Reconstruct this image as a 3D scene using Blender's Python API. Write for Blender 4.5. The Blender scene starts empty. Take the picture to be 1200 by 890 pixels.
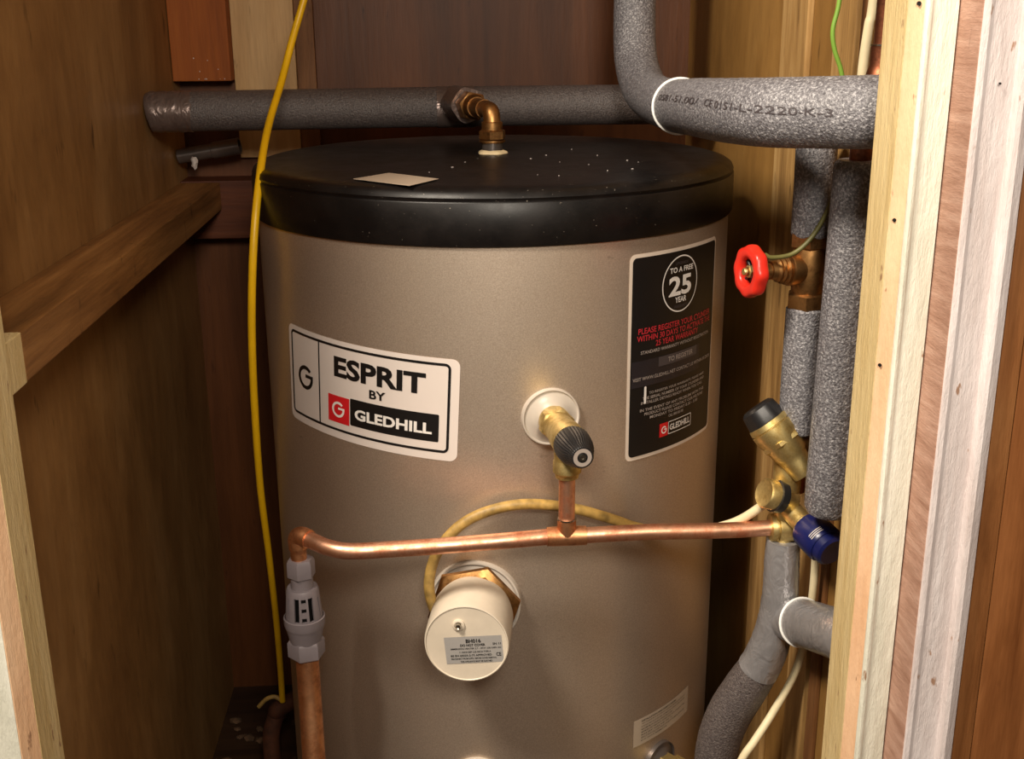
import bpy, bmesh, math, random
from mathutils import Vector, Matrix
random.seed(7)
SC = bpy.context.scene
COL = SC.collection

# ------------------------------------------------------------------ camera
F_PX = 1349.9
PITCH, ROLL, YAW = .30153, -.00761, .06295
CAM = Vector((-.06627, -1.37018, 1.10729))
FW = Vector((math.sin(YAW)*math.cos(PITCH), math.cos(YAW)*math.cos(PITCH), -math.sin(PITCH)))
_r0 = Vector((math.cos(YAW), -math.sin(YAW), 0)); _u0 = _r0.cross(FW)
RT = _r0*math.cos(ROLL) + _u0*math.sin(ROLL)
UP = -_r0*math.sin(ROLL) + _u0*math.cos(ROLL)
cd = bpy.data.cameras.new('camera'); cam = bpy.data.objects.new('camera', cd); COL.objects.link(cam)
cd.sensor_fit = 'HORIZONTAL'; cd.sensor_width = 36.0; cd.lens = F_PX/1200*36.0
cd.clip_start = .02
m3 = Matrix((RT, UP, -FW)).transposed()
cam.matrix_world = Matrix.Translation(CAM) @ m3.to_4x4()
SC.camera = cam

# ------------------------------------------------------------------ world, lamp, exposure
w = bpy.data.worlds.new('world'); SC.world = w; w.use_nodes = True
w.node_tree.nodes['Background'].inputs[0].default_value = (1.0, .84, .66, 1)
w.node_tree.nodes['Background'].inputs[1].default_value = .085
def hall_lamp(name, loc, aim, size, energy, color):
    ld = bpy.data.lights.new(name, 'AREA'); ld.shape = 'DISK'; ld.size = size; ld.energy = energy; ld.color = color
    o = bpy.data.objects.new(name, ld); COL.objects.link(o); o.location = loc
    o.rotation_euler = (Vector(aim) - o.location).to_track_quat('-Z', 'Y').to_euler()
hall_lamp('hall_lamp', (.05, -1.60, 1.50), (0, -.1, .75), .30, 15, (1.0, .89, .75))
hall_lamp('landing_lamp', (-.84, -1.18, 2.24), (.1, -.25, .8), .40, 58, (1.0, .88, .73))
SC.view_settings.view_transform = 'Standard'; SC.view_settings.look = 'None'
SC.view_settings.exposure = 0.0; SC.view_settings.gamma = 1.0
SC.view_settings.use_curve_mapping = False

# ------------------------------------------------------------------ pixel helpers (photo pixel + known plane -> metres)
def ray(x, y): return FW + RT*((x-600)/F_PX) - UP*((y-445)/F_PX)
def onx(x, y, X): d = ray(x, y); return CAM + d*((X-CAM.x)/d.x)
def ony(x, y, Y): d = ray(x, y); return CAM + d*((Y-CAM.y)/d.y)
def onz(x, y, Z): d = ray(x, y); return CAM + d*((Z-CAM.z)/d.z)
def oncyl(x, y, R):
    d = ray(x, y); a = d.x*d.x+d.y*d.y; b = CAM.x*d.x+CAM.y*d.y; c = CAM.x**2+CAM.y**2-R*R
    q = max(b*b-a*c, 0); return CAM + d*((-b-math.sqrt(q))/a)

# ------------------------------------------------------------------ materials
def srgb(r, g, b):
    f = lambda c: (c/255/12.92) if c/255 <= .04045 else ((c/255+.055)/1.055)**2.4
    return (f(r), f(g), f(b), 1)
def new_mat(name):
    m = bpy.data.materials.new(name); m.use_nodes = True
    nt = m.node_tree; b = nt.nodes['Principled BSDF']
    return m, nt, b
def N(nt, t, **kw):
    n = nt.nodes.new(t)
    for k, v in kw.items(): setattr(n, k, v)
    return n
def coords(nt, scale=(1, 1, 1), rot=(0, 0, 0)):
    g = N(nt, 'ShaderNodeNewGeometry'); mp = N(nt, 'ShaderNodeMapping')
    mp.inputs['Scale'].default_value = scale; mp.inputs['Rotation'].default_value = rot
    nt.links.new(g.outputs['Position'], mp.inputs['Vector']); return mp.outputs['Vector']
def noise(nt, vec, scale, detail=4, rough=.55, dist=0):
    n = N(nt, 'ShaderNodeTexNoise'); n.inputs['Scale'].default_value = scale
    n.inputs['Detail'].default_value = detail; n.inputs['Roughness'].default_value = rough
    n.inputs['Distortion'].default_value = dist
    nt.links.new(vec, n.inputs['Vector']); return n.outputs['Fac']
def ramp(nt, fac, stops):
    r = N(nt, 'ShaderNodeValToRGB'); e = r.color_ramp.elements
    while len(e) < len(stops): e.new(.5)
    for el, (p, c) in zip(e, stops): el.position = p; el.color = c
    nt.links.new(fac, r.inputs['Fac']); return r.outputs['Color']
def mix(nt, fac, a, b, mode='MIX'):
    n = N(nt, 'ShaderNodeMix', data_type='RGBA', blend_type=mode)
    for sock, v in ((n.inputs[0], fac), (n.inputs[6], a), (n.inputs[7], b)):
        if isinstance(v, (tuple, float, int)): sock.default_value = v
        else: nt.links.new(v, sock)
    return n.outputs[2]
def bump(nt, b, h, strength=.3, dist=.001):
    n = N(nt, 'ShaderNodeBump'); n.inputs['Strength'].default_value = strength; n.inputs['Distance'].default_value = dist
    nt.links.new(h, n.inputs['Height']); nt.links.new(n.outputs['Normal'], b.inputs['Normal'])
def setp(b, rough=.5, metal=0, spec=None, coat=0):
    b.inputs['Roughness'].default_value = rough; b.inputs['Metallic'].default_value = metal
    if spec is not None: b.inputs['Specular IOR Level'].default_value = spec
    if coat: b.inputs['Coat Weight'].default_value = coat

def wood(name, dark, mid, light, stretch=(1, 1, .08), scale=26, rough=.6, bs=.35, knots=True):
    m, nt, b = new_mat(name); setp(b, rough, spec=.35)
    v = coords(nt, stretch)
    g = noise(nt, v, scale, 6, .6, .6)
    c = ramp(nt, g, [(.28, dark), (.5, mid), (.72, light)])
    sk = noise(nt, coords(nt, (1, 1, .3)), 55, 3, .6)
    c = mix(nt, ramp(nt, sk, [(.66, (0, 0, 0, 1)), (.76, (.75, .75, .75, 1))]), c, tuple(x*.45 for x in dark[:3])+(1,))
    big = noise(nt, coords(nt), 3.5, 3, .6)
    c = mix(nt, .55, c, ramp(nt, big, [(.3, (.62, .58, .55, 1)), (.7, (1.0, 1.0, 1.0, 1))]), 'MULTIPLY')
    fine = noise(nt, coords(nt, (stretch[0], stretch[1], stretch[2])), scale*7, 3, .7)
    c = mix(nt, .35, c, ramp(nt, fine, [(.35, (.62, .58, .52, 1)), (.62, (1.08, 1.08, 1.08, 1))]), 'MULTIPLY')
    nt.links.new(c, b.inputs['Base Color']); bump(nt, b, fine, bs, .0012)
    return m
def flat(name, col, rough=.5, metal=0, spec=None, var=.25, scale=40, bs=.1, bscale=180):
    m, nt, b = new_mat(name); setp(b, rough, metal, spec)
    v = coords(nt); n = noise(nt, v, scale, 4)
    d = tuple(c*(1-var) for c in col[:3])+(1,); l = tuple(min(c*(1+var*.6), 1) for c in col[:3])+(1,)
    nt.links.new(ramp(nt, n, [(.3, d), (.7, l)]), b.inputs['Base Color'])
    if bs: bump(nt, b, noise(nt, v, bscale, 3), bs, .0006)
    return m
M = {}
M['ply_left'] = wood('plywood_left', srgb(128, 90, 50), srgb(152, 112, 66), srgb(172, 132, 84), stretch=(1, 1, .34), scale=8, rough=.5)
M['ply_back'] = wood('hardboard_back', srgb(78, 42, 18), srgb(98, 56, 26), srgb(116, 68, 34), scale=14, rough=.5)
M['ply_right'] = wood('board_right', srgb(138, 100, 48), srgb(154, 114, 58), srgb(168, 128, 70), stretch=(1, 1, .4), scale=6, rough=.6)
M['batten'] = wood('batten_wood', srgb(98, 64, 30), srgb(142, 98, 52), srgb(176, 128, 74), stretch=(1, .07, 1), scale=34)
M['batten_red'] = wood('batten_red_wood', srgb(70, 32, 14), srgb(92, 46, 22), srgb(112, 60, 30), stretch=(.08, 1, 1), scale=30)
M['stud'] = wood('stud_wood', srgb(120, 88, 48), srgb(176, 138, 84), srgb(204, 168, 112), scale=40)
M['stud_brown'] = wood('stud_brown_wood', srgb(92, 58, 30), srgb(126, 84, 48), srgb(150, 106, 64), scale=40)
M['orange'] = wood('orange_block', srgb(124, 62, 18), srgb(156, 84, 28), srgb(172, 98, 36), scale=18, rough=.7)
M['plank'] = wood('pale_plank', srgb(168, 130, 84), srgb(200, 162, 112), srgb(216, 182, 134), scale=15, rough=.6)
M['floor'] = wood('floor_wood', srgb(40, 26, 16), srgb(58, 38, 24), srgb(72, 50, 32), stretch=(.1, 1, 1), scale=20)
M['door'] = wood('door_veneer', srgb(98, 56, 26), srgb(124, 76, 40), srgb(146, 94, 54), scale=40, rough=.42, bs=.15)
M['lipping'] = wood('door_lipping', srgb(112, 68, 34), srgb(140, 90, 50), srgb(158, 108, 64), scale=50, rough=.45)
M['raw'] = wood('raw_sawn', srgb(158, 118, 98), srgb(182, 143, 124), srgb(200, 164, 146), stretch=(.15, .15, 1.0), scale=110, rough=.8, bs=.4)
M['ceil'] = flat('ceiling_plaster', srgb(170, 150, 125), .8)

def paint(name, a, bcol, rough=.45):
    m, nt, b = new_mat(name); setp(b, rough, spec=.45)
    v = coords(nt, (1, 1, .12)); n = noise(nt, v, 60, 5, .65)
    c = ramp(nt, n, [(.35, a), (.65, bcol)])
    chips = noise(nt, coords(nt, (1, 1, .35)), 95, 4, .6)
    c = mix(nt, ramp(nt, chips, [(.675, (0, 0, 0, 1)), (.72, (.9, .9, .9, 1))]), c, srgb(150, 112, 84))
    nt.links.new(c, b.inputs['Base Color']); bump(nt, b, noise(nt, coords(nt, (1, 1, .22)), 190, 5, .7), .9, .0016)
    return m
M['p_cream'] = paint('paint_cream', srgb(204, 178, 124), srgb(222, 200, 150))
M['p_peach'] = paint('paint_peach', srgb(208, 164, 126), srgb(222, 184, 148))
M['p_white'] = paint('paint_grey_white', srgb(202, 200, 184), srgb(224, 222, 208))
M['p_gloss'] = paint('paint_gloss_white', srgb(194, 181, 178), srgb(216, 207, 206), .3)

def tank_mat():
    m, nt, b = new_mat('tank_steel'); setp(b, .43, .78, .5)
    v = coords(nt); fine = noise(nt, v, 850, 3, .6)
    c = ramp(nt, fine, [(.3, srgb(192, 172, 154)), (.7, srgb(220, 204, 186))])
    big = noise(nt, v, 7, 3); c = mix(nt, .25, c, ramp(nt, big, [(.35, (.74, .70, .66, 1)), (.65, (1, 1, 1, 1))]), 'MULTIPLY')
    sm = noise(nt, coords(nt, (1, 1, 2.6)), 34, 4, .7)
    c = mix(nt, ramp(nt, sm, [(.68, (0, 0, 0, 1)), (.78, (.5, .5, .5, 1))]), c, srgb(120, 104, 88))
    nt.links.new(c, b.inputs['Base Color']); bump(nt, b, fine, .16, .0006); return m
M['tank'] = tank_mat()
def lid_mat():
    m, nt, b = new_mat('lid_plastic'); setp(b, .38, 0, .32)
    v = coords(nt); n = noise(nt, v, 16, 5, .7); c = ramp(nt, n, [(.4, srgb(13, 11, 11)), (.8, srgb(27, 22, 20))])
    sp = noise(nt, v, 330, 2, .5); c = mix(nt, ramp(nt, sp, [(.73, (0, 0, 0, 1)), (.77, (.6, .6, .6, 1))]), c, srgb(150, 140, 126))
    nt.links.new(c, b.inputs['Base Color'])
    nt.links.new(ramp(nt, n, [(.3, (.32, .32, .32, 1)), (.75, (.5, .5, .5, 1))]), b.inputs['Roughness'])
    bump(nt, b, noise(nt, v, 500, 2), .08, .0004); return m
M['lid'] = lid_mat()
def foam_mat(name, a, bb, light):
    m, nt, b = new_mat(name); setp(b, .42, 0, .6)
    v = coords(nt); n = noise(nt, v, 430, 3, .7)
    c = ramp(nt, n, [(.32, a), (.52, bb), (.72, light)])
    nt.links.new(c, b.inputs['Base Color']); bump(nt, b, noise(nt, v, 520, 2, .6), .9, .0016); return m
M['foam'] = foam_mat('foam_grey', srgb(74, 72, 76), srgb(112, 110, 114), srgb(186, 184, 186))
M['foam_brown'] = foam_mat('foam_grey_brown', srgb(66, 58, 58), srgb(90, 82, 80), srgb(116, 106, 102))
def tape_mat(name, col):
    m, nt, b = new_mat(name); setp(b, .30, .55, .5)
    v = coords(nt); n = noise(nt, v, 30, 3, .5, 1.5)
    d = tuple(c*.8 for c in col[:3])+(1,)
    nt.links.new(ramp(nt, n, [(.3, d), (.7, col)]), b.inputs['Base Color'])
    bump(nt, b, noise(nt, coords(nt, (1, 1, .6)), 60, 3, .5, 2.2), .6, .003); return m
M['tape'] = tape_mat('silver_tape', srgb(172, 170, 172))
M['tape_brown'] = tape_mat('brown_grey_tape', srgb(128, 112, 106))
def copper_mat(name, base, stain, rough):
    m, nt, b = new_mat(name); setp(b, rough, 1)
    v = coords(nt); n = noise(nt, v, 55, 5, .7)
    c = ramp(nt, n, [(.36, stain), (.56, base)])
    nt.links.new(c, b.inputs['Base Color'])
    nt.links.new(ramp(nt, n, [(.3, (rough+.2,)*3+(1,)), (.65, (rough,)*3+(1,))]), b.inputs['Roughness'])
    bump(nt, b, noise(nt, v, 240, 3), .12, .0005); return m
M['copper'] = copper_mat('copper', srgb(246, 190, 156), srgb(206, 136, 102), .36)
M['copper_old'] = copper_mat('copper_tarnished', srgb(232, 170, 124), srgb(170, 112, 74), .38)
M['copper_dull'] = copper_mat('copper_dull', srgb(150, 92, 66), srgb(96, 58, 42), .42)
M['brass'] = copper_mat('brass', srgb(226, 204, 142), srgb(176, 148, 88), .42)
M['brass_dark'] = copper_mat('brass_dark', srgb(176, 132, 82), srgb(104, 72, 42), .38)
M['rust'] = flat('rust', srgb(84, 46, 26), .8, .2, var=.45, scale=60, bs=.6)
M['steel_dark'] = flat('dark_steel', srgb(120, 112, 108), .3, .7)
M['chrome'] = flat('screw_steel', srgb(190, 186, 176), .25, 1.0, bs=0)
M['yellow'] = flat('yellow_sheath', srgb(238, 186, 16), .4, var=.12, scale=20, bs=.05)
M['flex'] = flat('flex_sheath', srgb(176, 142, 76), .5, var=.5, scale=75, bs=.15)
M['cream'] = flat('cream_sheath', srgb(222, 208, 170), .5, var=.12, bs=.05)
M['green'] = flat('green_sheath', srgb(120, 160, 60), .45, var=.2, scale=30)
M['green_dark'] = flat('green_dark_sheath', srgb(96, 92, 48), .5, var=.3, scale=60)
M['white_plastic'] = flat('white_plastic', srgb(208, 195, 176), .42, var=.12, scale=26, bs=.05)
M['white_metal'] = flat('white_enamel', srgb(190, 180, 168), .32, var=.12, scale=30, bs=.05)
M['tie'] = flat('white_tie', srgb(236, 236, 232), .35, var=.05, bs=0)
M['black'] = flat('black_plastic', srgb(30, 29, 30), .38, var=.2, bs=.15, bscale=300)
M['blue'] = flat('blue_plastic', srgb(20, 28, 86), .32, var=.15, bs=.1)
M['red'] = flat('red_paint', srgb(214, 44, 30), .32, var=.12, bs=.12, bscale=120)
M['grey_plastic'] = flat('grey_plastic', srgb(118, 109, 112), .45, var=.1, bs=.08)
M['seal'] = flat('cream_sealant', srgb(226, 206, 164), .6, var=.15, bs=.5, bscale=250)
M['plaster'] = flat('plaster_crumb', srgb(206, 196, 190), .8, var=.2)
M['debris'] = flat('debris', srgb(96, 70, 48), .9, var=.5, scale=90)
M['paper'] = flat('label_paper', srgb(220, 208, 200), .38, var=.05, scale=12, bs=0)
M['paper_cream'] = flat('label_edge', srgb(214, 198, 182), .4, var=.05, bs=0)
M['paper_silver'] = flat('label_silver', srgb(178, 174, 170), .35, .3, var=.06, bs=0)
M['paper_tan'] = flat('label_tan', srgb(184, 166, 146), .4, var=.06, bs=0)
M['ink'] = flat('ink_black', srgb(20, 18, 18), .4, var=.1, bs=0)
M['ink_white'] = flat('ink_white', srgb(232, 226, 220), .4, var=.05, bs=0)
M['ink_grey'] = flat('ink_grey', srgb(70, 64, 66), .4, var=.05, bs=0)
M['ink_pale'] = flat('ink_pale', srgb(160, 148, 140), .4, var=.05, bs=0)
M['ink_red'] = flat('ink_red', srgb(206, 30, 36), .4, var=.06, bs=0)
M['ink_crimson'] = flat('ink_crimson', srgb(190, 44, 54), .4, var=.06, bs=0)

# ------------------------------------------------------------------ object helpers
def wloc(p):
    v = Vector((0, 0, 0))
    while p is not None: v += p.location; p = p.parent
    return v
def tag(o, label=None, cat=None, group=None, kind=None):
    if label: o['label'] = label
    if cat: o['category'] = cat
    if group: o['group'] = group
    if kind: o['kind'] = kind
    return o
def thing(name, loc, label, cat, group=None):
    o = bpy.data.objects.new(name, None); COL.objects.link(o); o.location = loc; o.empty_display_size = .02
    return tag(o, label, cat, group)
def obj(name, bm, mat, parent=None, smooth=True, label=None):
    me = bpy.data.meshes.new(name)
    bmesh.ops.recalc_face_normals(bm, faces=bm.faces) if len(bm.faces) else None
    off = wloc(parent)
    for v in bm.verts: v.co -= off
    bm.to_mesh(me); bm.free()
    if smooth:
        me.polygons.foreach_set('use_smooth', [True]*len(me.polygons))
    me.materials.append(M[mat] if isinstance(mat, str) else mat)
    o = bpy.data.objects.new(name, me); COL.objects.link(o); o.parent = parent
    if smooth: me.set_sharp_from_angle(angle=math.radians(38))
    if label: o['label'] = label
    return o
def struct(name, bm, mat, parent=None, smooth=False):
    o = obj(name, bm, mat, parent, smooth)
    if parent is None: o['kind'] = 'structure'
    return o
def box(bm, x0, x1, y0, y1, z0, z1, bev=0):
    t = bmesh.new(); bmesh.ops.create_cube(t, size=1)
    for v in t.verts:
        v.co = Vector((x0+(v.co.x+.5)*(x1-x0), y0+(v.co.y+.5)*(y1-y0), z0+(v.co.z+.5)*(z1-z0)))
    if bev: bmesh.ops.bevel(t, geom=t.edges[:], offset=bev, segments=2, profile=.6, affect='EDGES')
    me = bpy.data.meshes.new('t'); t.to_mesh(me); t.free(); bm.from_mesh(me); bpy.data.meshes.remove(me); return bm
def frame_of(d):
    d = d.normalized(); a = Vector((0, 0, 1)) if abs(d.z) < .9 else Vector((0, 1, 0))
    x = a.cross(d).normalized(); return x, d.cross(x)
def lathe(bm, o, d, prof, seg=40, phase=0, lobes=0, lobe_amp=0):
    """prof: list of (t along d, radius)."""
    o = Vector(o); d = Vector(d).normalized(); x, y = frame_of(d); rings = []
    for t, r in prof:
        if r <= 1e-6: rings.append([bm.verts.new(o+d*t)]); continue
        ring = []
        for k in range(seg):
            a = phase+2*math.pi*k/seg; rr = r*(1+lobe_amp*math.cos(lobes*a)) if lobes else r
            ring.append(bm.verts.new(o+d*t+(x*math.cos(a)+y*math.sin(a))*rr))
        rings.append(ring)
    for A, B in zip(rings, rings[1:]):
        if len(A) == 1 and len(B) == 1: continue
        for k in range(seg):
            k2 = (k+1) % seg
            if len(A) == 1: bm.faces.new((A[0], B[k], B[k2]))
            elif len(B) == 1: bm.faces.new((A[k], B[0], A[k2]))
            else: bm.faces.new((A[k], B[k], B[k2], A[k2]))
    for R_ in (rings[0], rings[-1]):
        if len(R_) > 2: bm.faces.new(R_)
    return bm
def hexnut(bm, o, d, t0, t1, r, phase=0):
    c = r*.10
    return lathe(bm, o, d, [(t0, r*.86), (t0+c, r), (t1-c, r), (t1, r*.86)], 6, phase)
def smooth_path(pts, n=10):
    """Catmull-Rom through points (position + radius tuples allowed)."""
    P = [Vector(p) for p in pts]; out = []
    for i in range(len(P)-1):
        p0 = P[i-1] if i else P[0]*2-P[1]; p1, p2 = P[i], P[i+1]
        p3 = P[i+2] if i+2 < len(P) else P[-1]*2-P[-2]
        for k in range(n):
            t = k/n
            out.append(.5*((2*p1)+(p2-p0)*t+(2*p0-5*p1+4*p2-p3)*t*t+(3*p1-p0-3*p2+p3)*t**3))
    out.append(P[-1]); return out
def tube_frames(path):
    T = []
    for i in range(len(path)):
        a = path[max(i-1, 0)]; b = path[min(i+1, len(path)-1)]; T.append((b-a).normalized())
    x, y = frame_of(T[0]); fr = [(x, y)]
    for i in range(1, len(path)):
        x = (x - T[i]*x.dot(T[i])).normalized(); y = T[i].cross(x); fr.append((x, y))
    return T, fr
def tube(bm, path, rad, seg=20, cap=True, wob=0):
    path = [Vector(p) for p in path]; T, fr = tube_frames(path)
    if not hasattr(rad, '__len__'): rad = [rad]*len(path)
    rings = []
    for p, (x, y), r in zip(path, fr, rad):
        rings.append([bm.verts.new(p+(x*math.cos(2*math.pi*k/seg)+y*math.sin(2*math.pi*k/seg))*r*(1+wob*random.uniform(-1, 1))) for k in range(seg)])
    for A, B in zip(rings, rings[1:]):
        for k in range(seg): bm.faces.new((A[k], B[k], B[(k+1) % seg], A[(k+1) % seg]))
    if cap:
        for R_, s in ((rings[0], -1), (rings[-1], 1)): bm.faces.new(R_)
    return bm
def lerp_r(rs, n=10):
    out = []
    for a, b in zip(rs, rs[1:]): out += [a+(b-a)*k/n for k in range(n)]
    return out+[rs[-1]]
def extrude_profile(bm, prof, z0, z1, nz=1):
    """open polyline in XY extruded along Z."""
    rows = [[bm.verts.new((x, y, z0+(z1-z0)*k/nz)) for x, y in prof] for k in range(nz+1)]
    for A, B in zip(rows, rows[1:]):
        for i in range(len(prof)-1): bm.faces.new((A[i], A[i+1], B[i+1], B[i]))
    return bm
def closed_prism(bm, prof, z0, z1):
    lo = [bm.verts.new((x, y, z0)) for x, y in prof]; hi = [bm.verts.new((x, y, z1)) for x, y in prof]
    n = len(prof)
    for i in range(n): bm.faces.new((lo[i], lo[(i+1) % n], hi[(i+1) % n], hi[i]))
    bm.faces.new(lo); bm.faces.new(hi); return bm

# text -> (verts, faces) fitted into a box (u0,u1,v0,v1)
def text_uv(s, u0, u1, v0, v1, bold=0.0, spacing=1.0, res=3):
    cu = bpy.data.curves.new('t', 'FONT'); cu.body = s; cu.offset = bold; cu.resolution_u = res; cu.space_character = spacing
    o = bpy.data.objects.new('t', cu); COL.objects.link(o)
    dg = bpy.context.evaluated_depsgraph_get(); me = bpy.data.meshes.new_from_object(o.evaluated_get(dg))
    vs = [(v.co.x, v.co.y) for v in me.vertices]; fs = [tuple(p.vertices) for p in me.polygons]
    bpy.data.objects.remove(o); bpy.data.curves.remove(cu); bpy.data.meshes.remove(me)
    if not vs: return [], []
    ax = min(v[0] for v in vs); bx = max(v[0] for v in vs); ay = min(v[1] for v in vs); by = max(v[1] for v in vs)
    return [(u0+(x-ax)/(bx-ax)*(u1-u0), v0+(y-ay)/(by-ay)*(v1-v0)) for x, y in vs], fs
def rrect(u0, u1, v0, v1, r, n=6):
    out = []
    for cx, cy, a0 in ((u1-r, v1-r, 0), (u0+r, v1-r, 90), (u0+r, v0+r, 180), (u1-r, v0+r, 270)):
        for k in range(n+1):
            a = math.radians(a0+90*k/n); out.append((cx+r*math.cos(a), cy+r*math.sin(a)))
    return out
def patch_uv(u0, u1, v0, v1, r=0.0, n=24):
    """filled rounded rectangle cut in columns so that it can be wrapped round a cylinder."""
    us = [u0+(u1-u0)*k/n for k in range(n+1)]
    if r: us = sorted(set(us+[u0+r*(1-math.cos(math.pi/2*k/5)) for k in range(6)]+[u1-r*(1-math.cos(math.pi/2*k/5)) for k in range(6)]))
    vs, fs = [], []
    for u in us:
        d = max(r-(u-u0), r-(u1-u), 0); h = r-math.sqrt(max(r*r-d*d, 0)) if r else 0
        vs += [(u, v0+h), (u, v1-h)]
    for i in range(len(us)-1): fs.append((2*i, 2*i+2, 2*i+3, 2*i+1))
    return vs, fs
def ring_uv(path_o, path_i):
    n = len(path_o); vs = path_o+path_i
    return vs, [(k, (k+1) % n, n+(k+1) % n, n+k) for k in range(n)]
def densify(path, step=.006):
    out = []
    for a, b in zip(path, path[1:]+path[:1]):
        L = math.hypot(b[0]-a[0], b[1]-a[1]); k = max(1, int(L/step))
        out += [(a[0]+(b[0]-a[0])*i/k, a[1]+(b[1]-a[1])*i/k) for i in range(k)]
    return out
def rr_ring(u0, u1, v0, v1, r, t):
    o = rrect(u0, u1, v0, v1, r); i = rrect(u0+t, u1-t, v0+t, v1-t, max(r-t, .0005))
    oo, ii = [], []
    for a, b, c, d in zip(o, o[1:]+o[:1], i, i[1:]+i[:1]):
        k = max(1, int(math.hypot(b[0]-a[0], b[1]-a[1])/.006))
        for j in range(k):
            f = j/k; oo.append((a[0]+(b[0]-a[0])*f, a[1]+(b[1]-a[1])*f)); ii.append((c[0]+(d[0]-c[0])*f, c[1]+(d[1]-c[1])*f))
    return ring_uv(oo, ii)
def put(bm, uvf, fn):
    vs, fs = uvf
    bv = [bm.verts.new(fn(u, v)) for u, v in vs]
    for f in fs:
        try: bm.faces.new([bv[i] for i in f])
        except ValueError: pass
    return bm
def glyph_g(c, r, t, n=22):
    """the round single-stroke G of the maker's mark: open ring, bar pointing in."""
    vs, fs = [], []
    a0, a1 = math.radians(42), math.radians(360)
    for k in range(n+1):
        a = a0+(a1-a0)*k/n
        vs += [(c[0]+r*math.cos(a), c[1]+r*math.sin(a)), (c[0]+(r-t)*math.cos(a), c[1]+(r-t)*math.sin(a))]
    for k in range(n): fs.append((2*k, 2*k+2, 2*k+3, 2*k+1))
    b = len(vs); vs += [(c[0], c[1]), (c[0]+r, c[1]), (c[0]+r, c[1]+t*.9), (c[0], c[1]+t*.9)]; fs.append((b, b+1, b+2, b+3))
    return vs, fs

# ================================================================== STRUCTURE
XL, XR, YB, ZC = -.444, .318, .42, 2.20
YF = -.54
bm = bmesh.new(); box(bm, -1.6, 1.6, -2.6, YB+.05, -.05, 0); struct('floor', bm, 'floor')
bm = bmesh.new(); box(bm, XL-.05, XR+.05, YF, YB+.05, ZC, ZC+.05); struct('ceiling', bm, 'ceil')
bm = bmesh.new(); box(bm, XL-.03, XL, YF-.02, YB+.03, 0, ZC); struct('wall_left', bm, 'ply_left')
bm = bmesh.new(); box(bm, XL, XR, YB, YB+.03, 0, ZC); struct('wall_back', bm, 'ply_back')
bm = bmesh.new(); box(bm, XR, XR+.03, YF+.002, YB+.03, 0, ZC); struct('wall_right', bm, 'ply_right')

# ---- right door frame: lining (side, chamfer, bead, face), raw edge, architrave
def at_y(x, Y): p = ony(x, 445, Y); return (p.x, p.y)
def at_x(x, X): p = onx(x, 445, X); return (p.x, p.y)
v0 = at_y(1000, -.545); v1 = at_x(1024, v0[0]); v2 = at_y(1046, v1[1]-.010)
v3 = at_y(1051, v2[1]-.0012); v4 = at_y(1081, v2[1]+.001); v5 = at_x(1105.6, v4[0])
YA = v5[1]; v6 = at_y(1170, YA)
bm = bmesh.new()
closed_prism(bm, [(v0[0], v0[1]), (v1[0], v1[1]), (v1[0]+.03, v1[1]), (v1[0]+.03, v0[1])], 0, ZC)
struct('trim_1', bm, 'p_cream', smooth=False)
bm = bmesh.new()
closed_prism(bm, [(v1[0]+.0004, v1[1]-.0002), (v2[0], v2[1]), (v2[0]+.012, v2[1]+.002), (v1[0]+.03, v1[1]-.0002)], 0, ZC)
struct('trim_2', bm, 'p_peach')
bm = bmesh.new()
tube(bm, [(v3[0]-.0015, v3[1]+.0022, z*ZC/20) for z in range(21)], .0030, 10, wob=.12)
struct('trim_3', bm, M['p_white'], smooth=True)
bm = bmesh.new()
closed_prism(bm, [(v3[0], v3[1]+.001), (v4[0]-.0012, v4[1]), (v4[0]-.0012, v4[1]+.05), (v3[0], v4[1]+.05)], 0, ZC)
struct('trim_4', bm, 'p_white')
bm = bmesh.new()
closed_prism(bm, [(v4[0], v4[1]), (v5[0], v5[1]+.0015), (v5[0]+.004, v5[1]+.0015), (v5[0]+.004, v4[1]+.03), (v4[0], v4[1]+.03)], 0, ZC)
struct('trim_5', bm, 'raw')
W6 = v6[0]-v5[0]
prof = [(v5[0]+.0005, YA+.002), (v5[0]+.0015, YA-.0002), (v5[0]+W6*.12, YA-.0005), (v5[0]+W6*.20, YA+.0012), (v5[0]+W6*.50, YA+.0022),
        (v5[0]+W6*.68, YA+.0030), (v5[0]+W6*.72, YA-.0030), (v5[0]+W6*.80, YA-.0038), (v5[0]+W6*.97, YA-.0010), (v6[0], YA+.002), (v6[0], YA+.05), (v5[0]+.0045, YA+.05)]
bm = bmesh.new(); closed_prism(bm, prof, 0, ZC); arch = struct('trim_6', bm, 'p_gloss')
# paint runs and nail holes
def nail_hole(px, py, Y, r, parent):
    p = ony(px, py, Y); b = bmesh.new(); lathe(b, (p.x, Y-.0004, p.z), (0, 1, 0), [(0, r*.75), (0, r), (.001, r)], 10); return obj('nail_hole', b, 'ink', parent)
fr = bpy.data.objects['trim_2']; nail_hole(1077, 4, v2[1]+.003, .0015, fr)
nail_hole(1048, 258, v1[1]-.004, .0013, fr); nail_hole(1031, 428, v1[1]-.004, .0013, fr)
for px, py, r in ((1172, 98, .0008), (1120, 742, .0008)): nail_hole(px, py, YA-.0006, r, arch)
# front partition the frame is fixed to
bm = bmesh.new(); box(bm, XR+.03, v6[0]+1.1, YA+.055, YF+.001, 0, ZC); struct('wall_front_right', bm, 'ceil')
bm = bmesh.new(); box(bm, XL-1.2, XL-.031, -.60, -.55, 0, ZC); struct('wall_front_left', bm, 'ceil')
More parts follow.
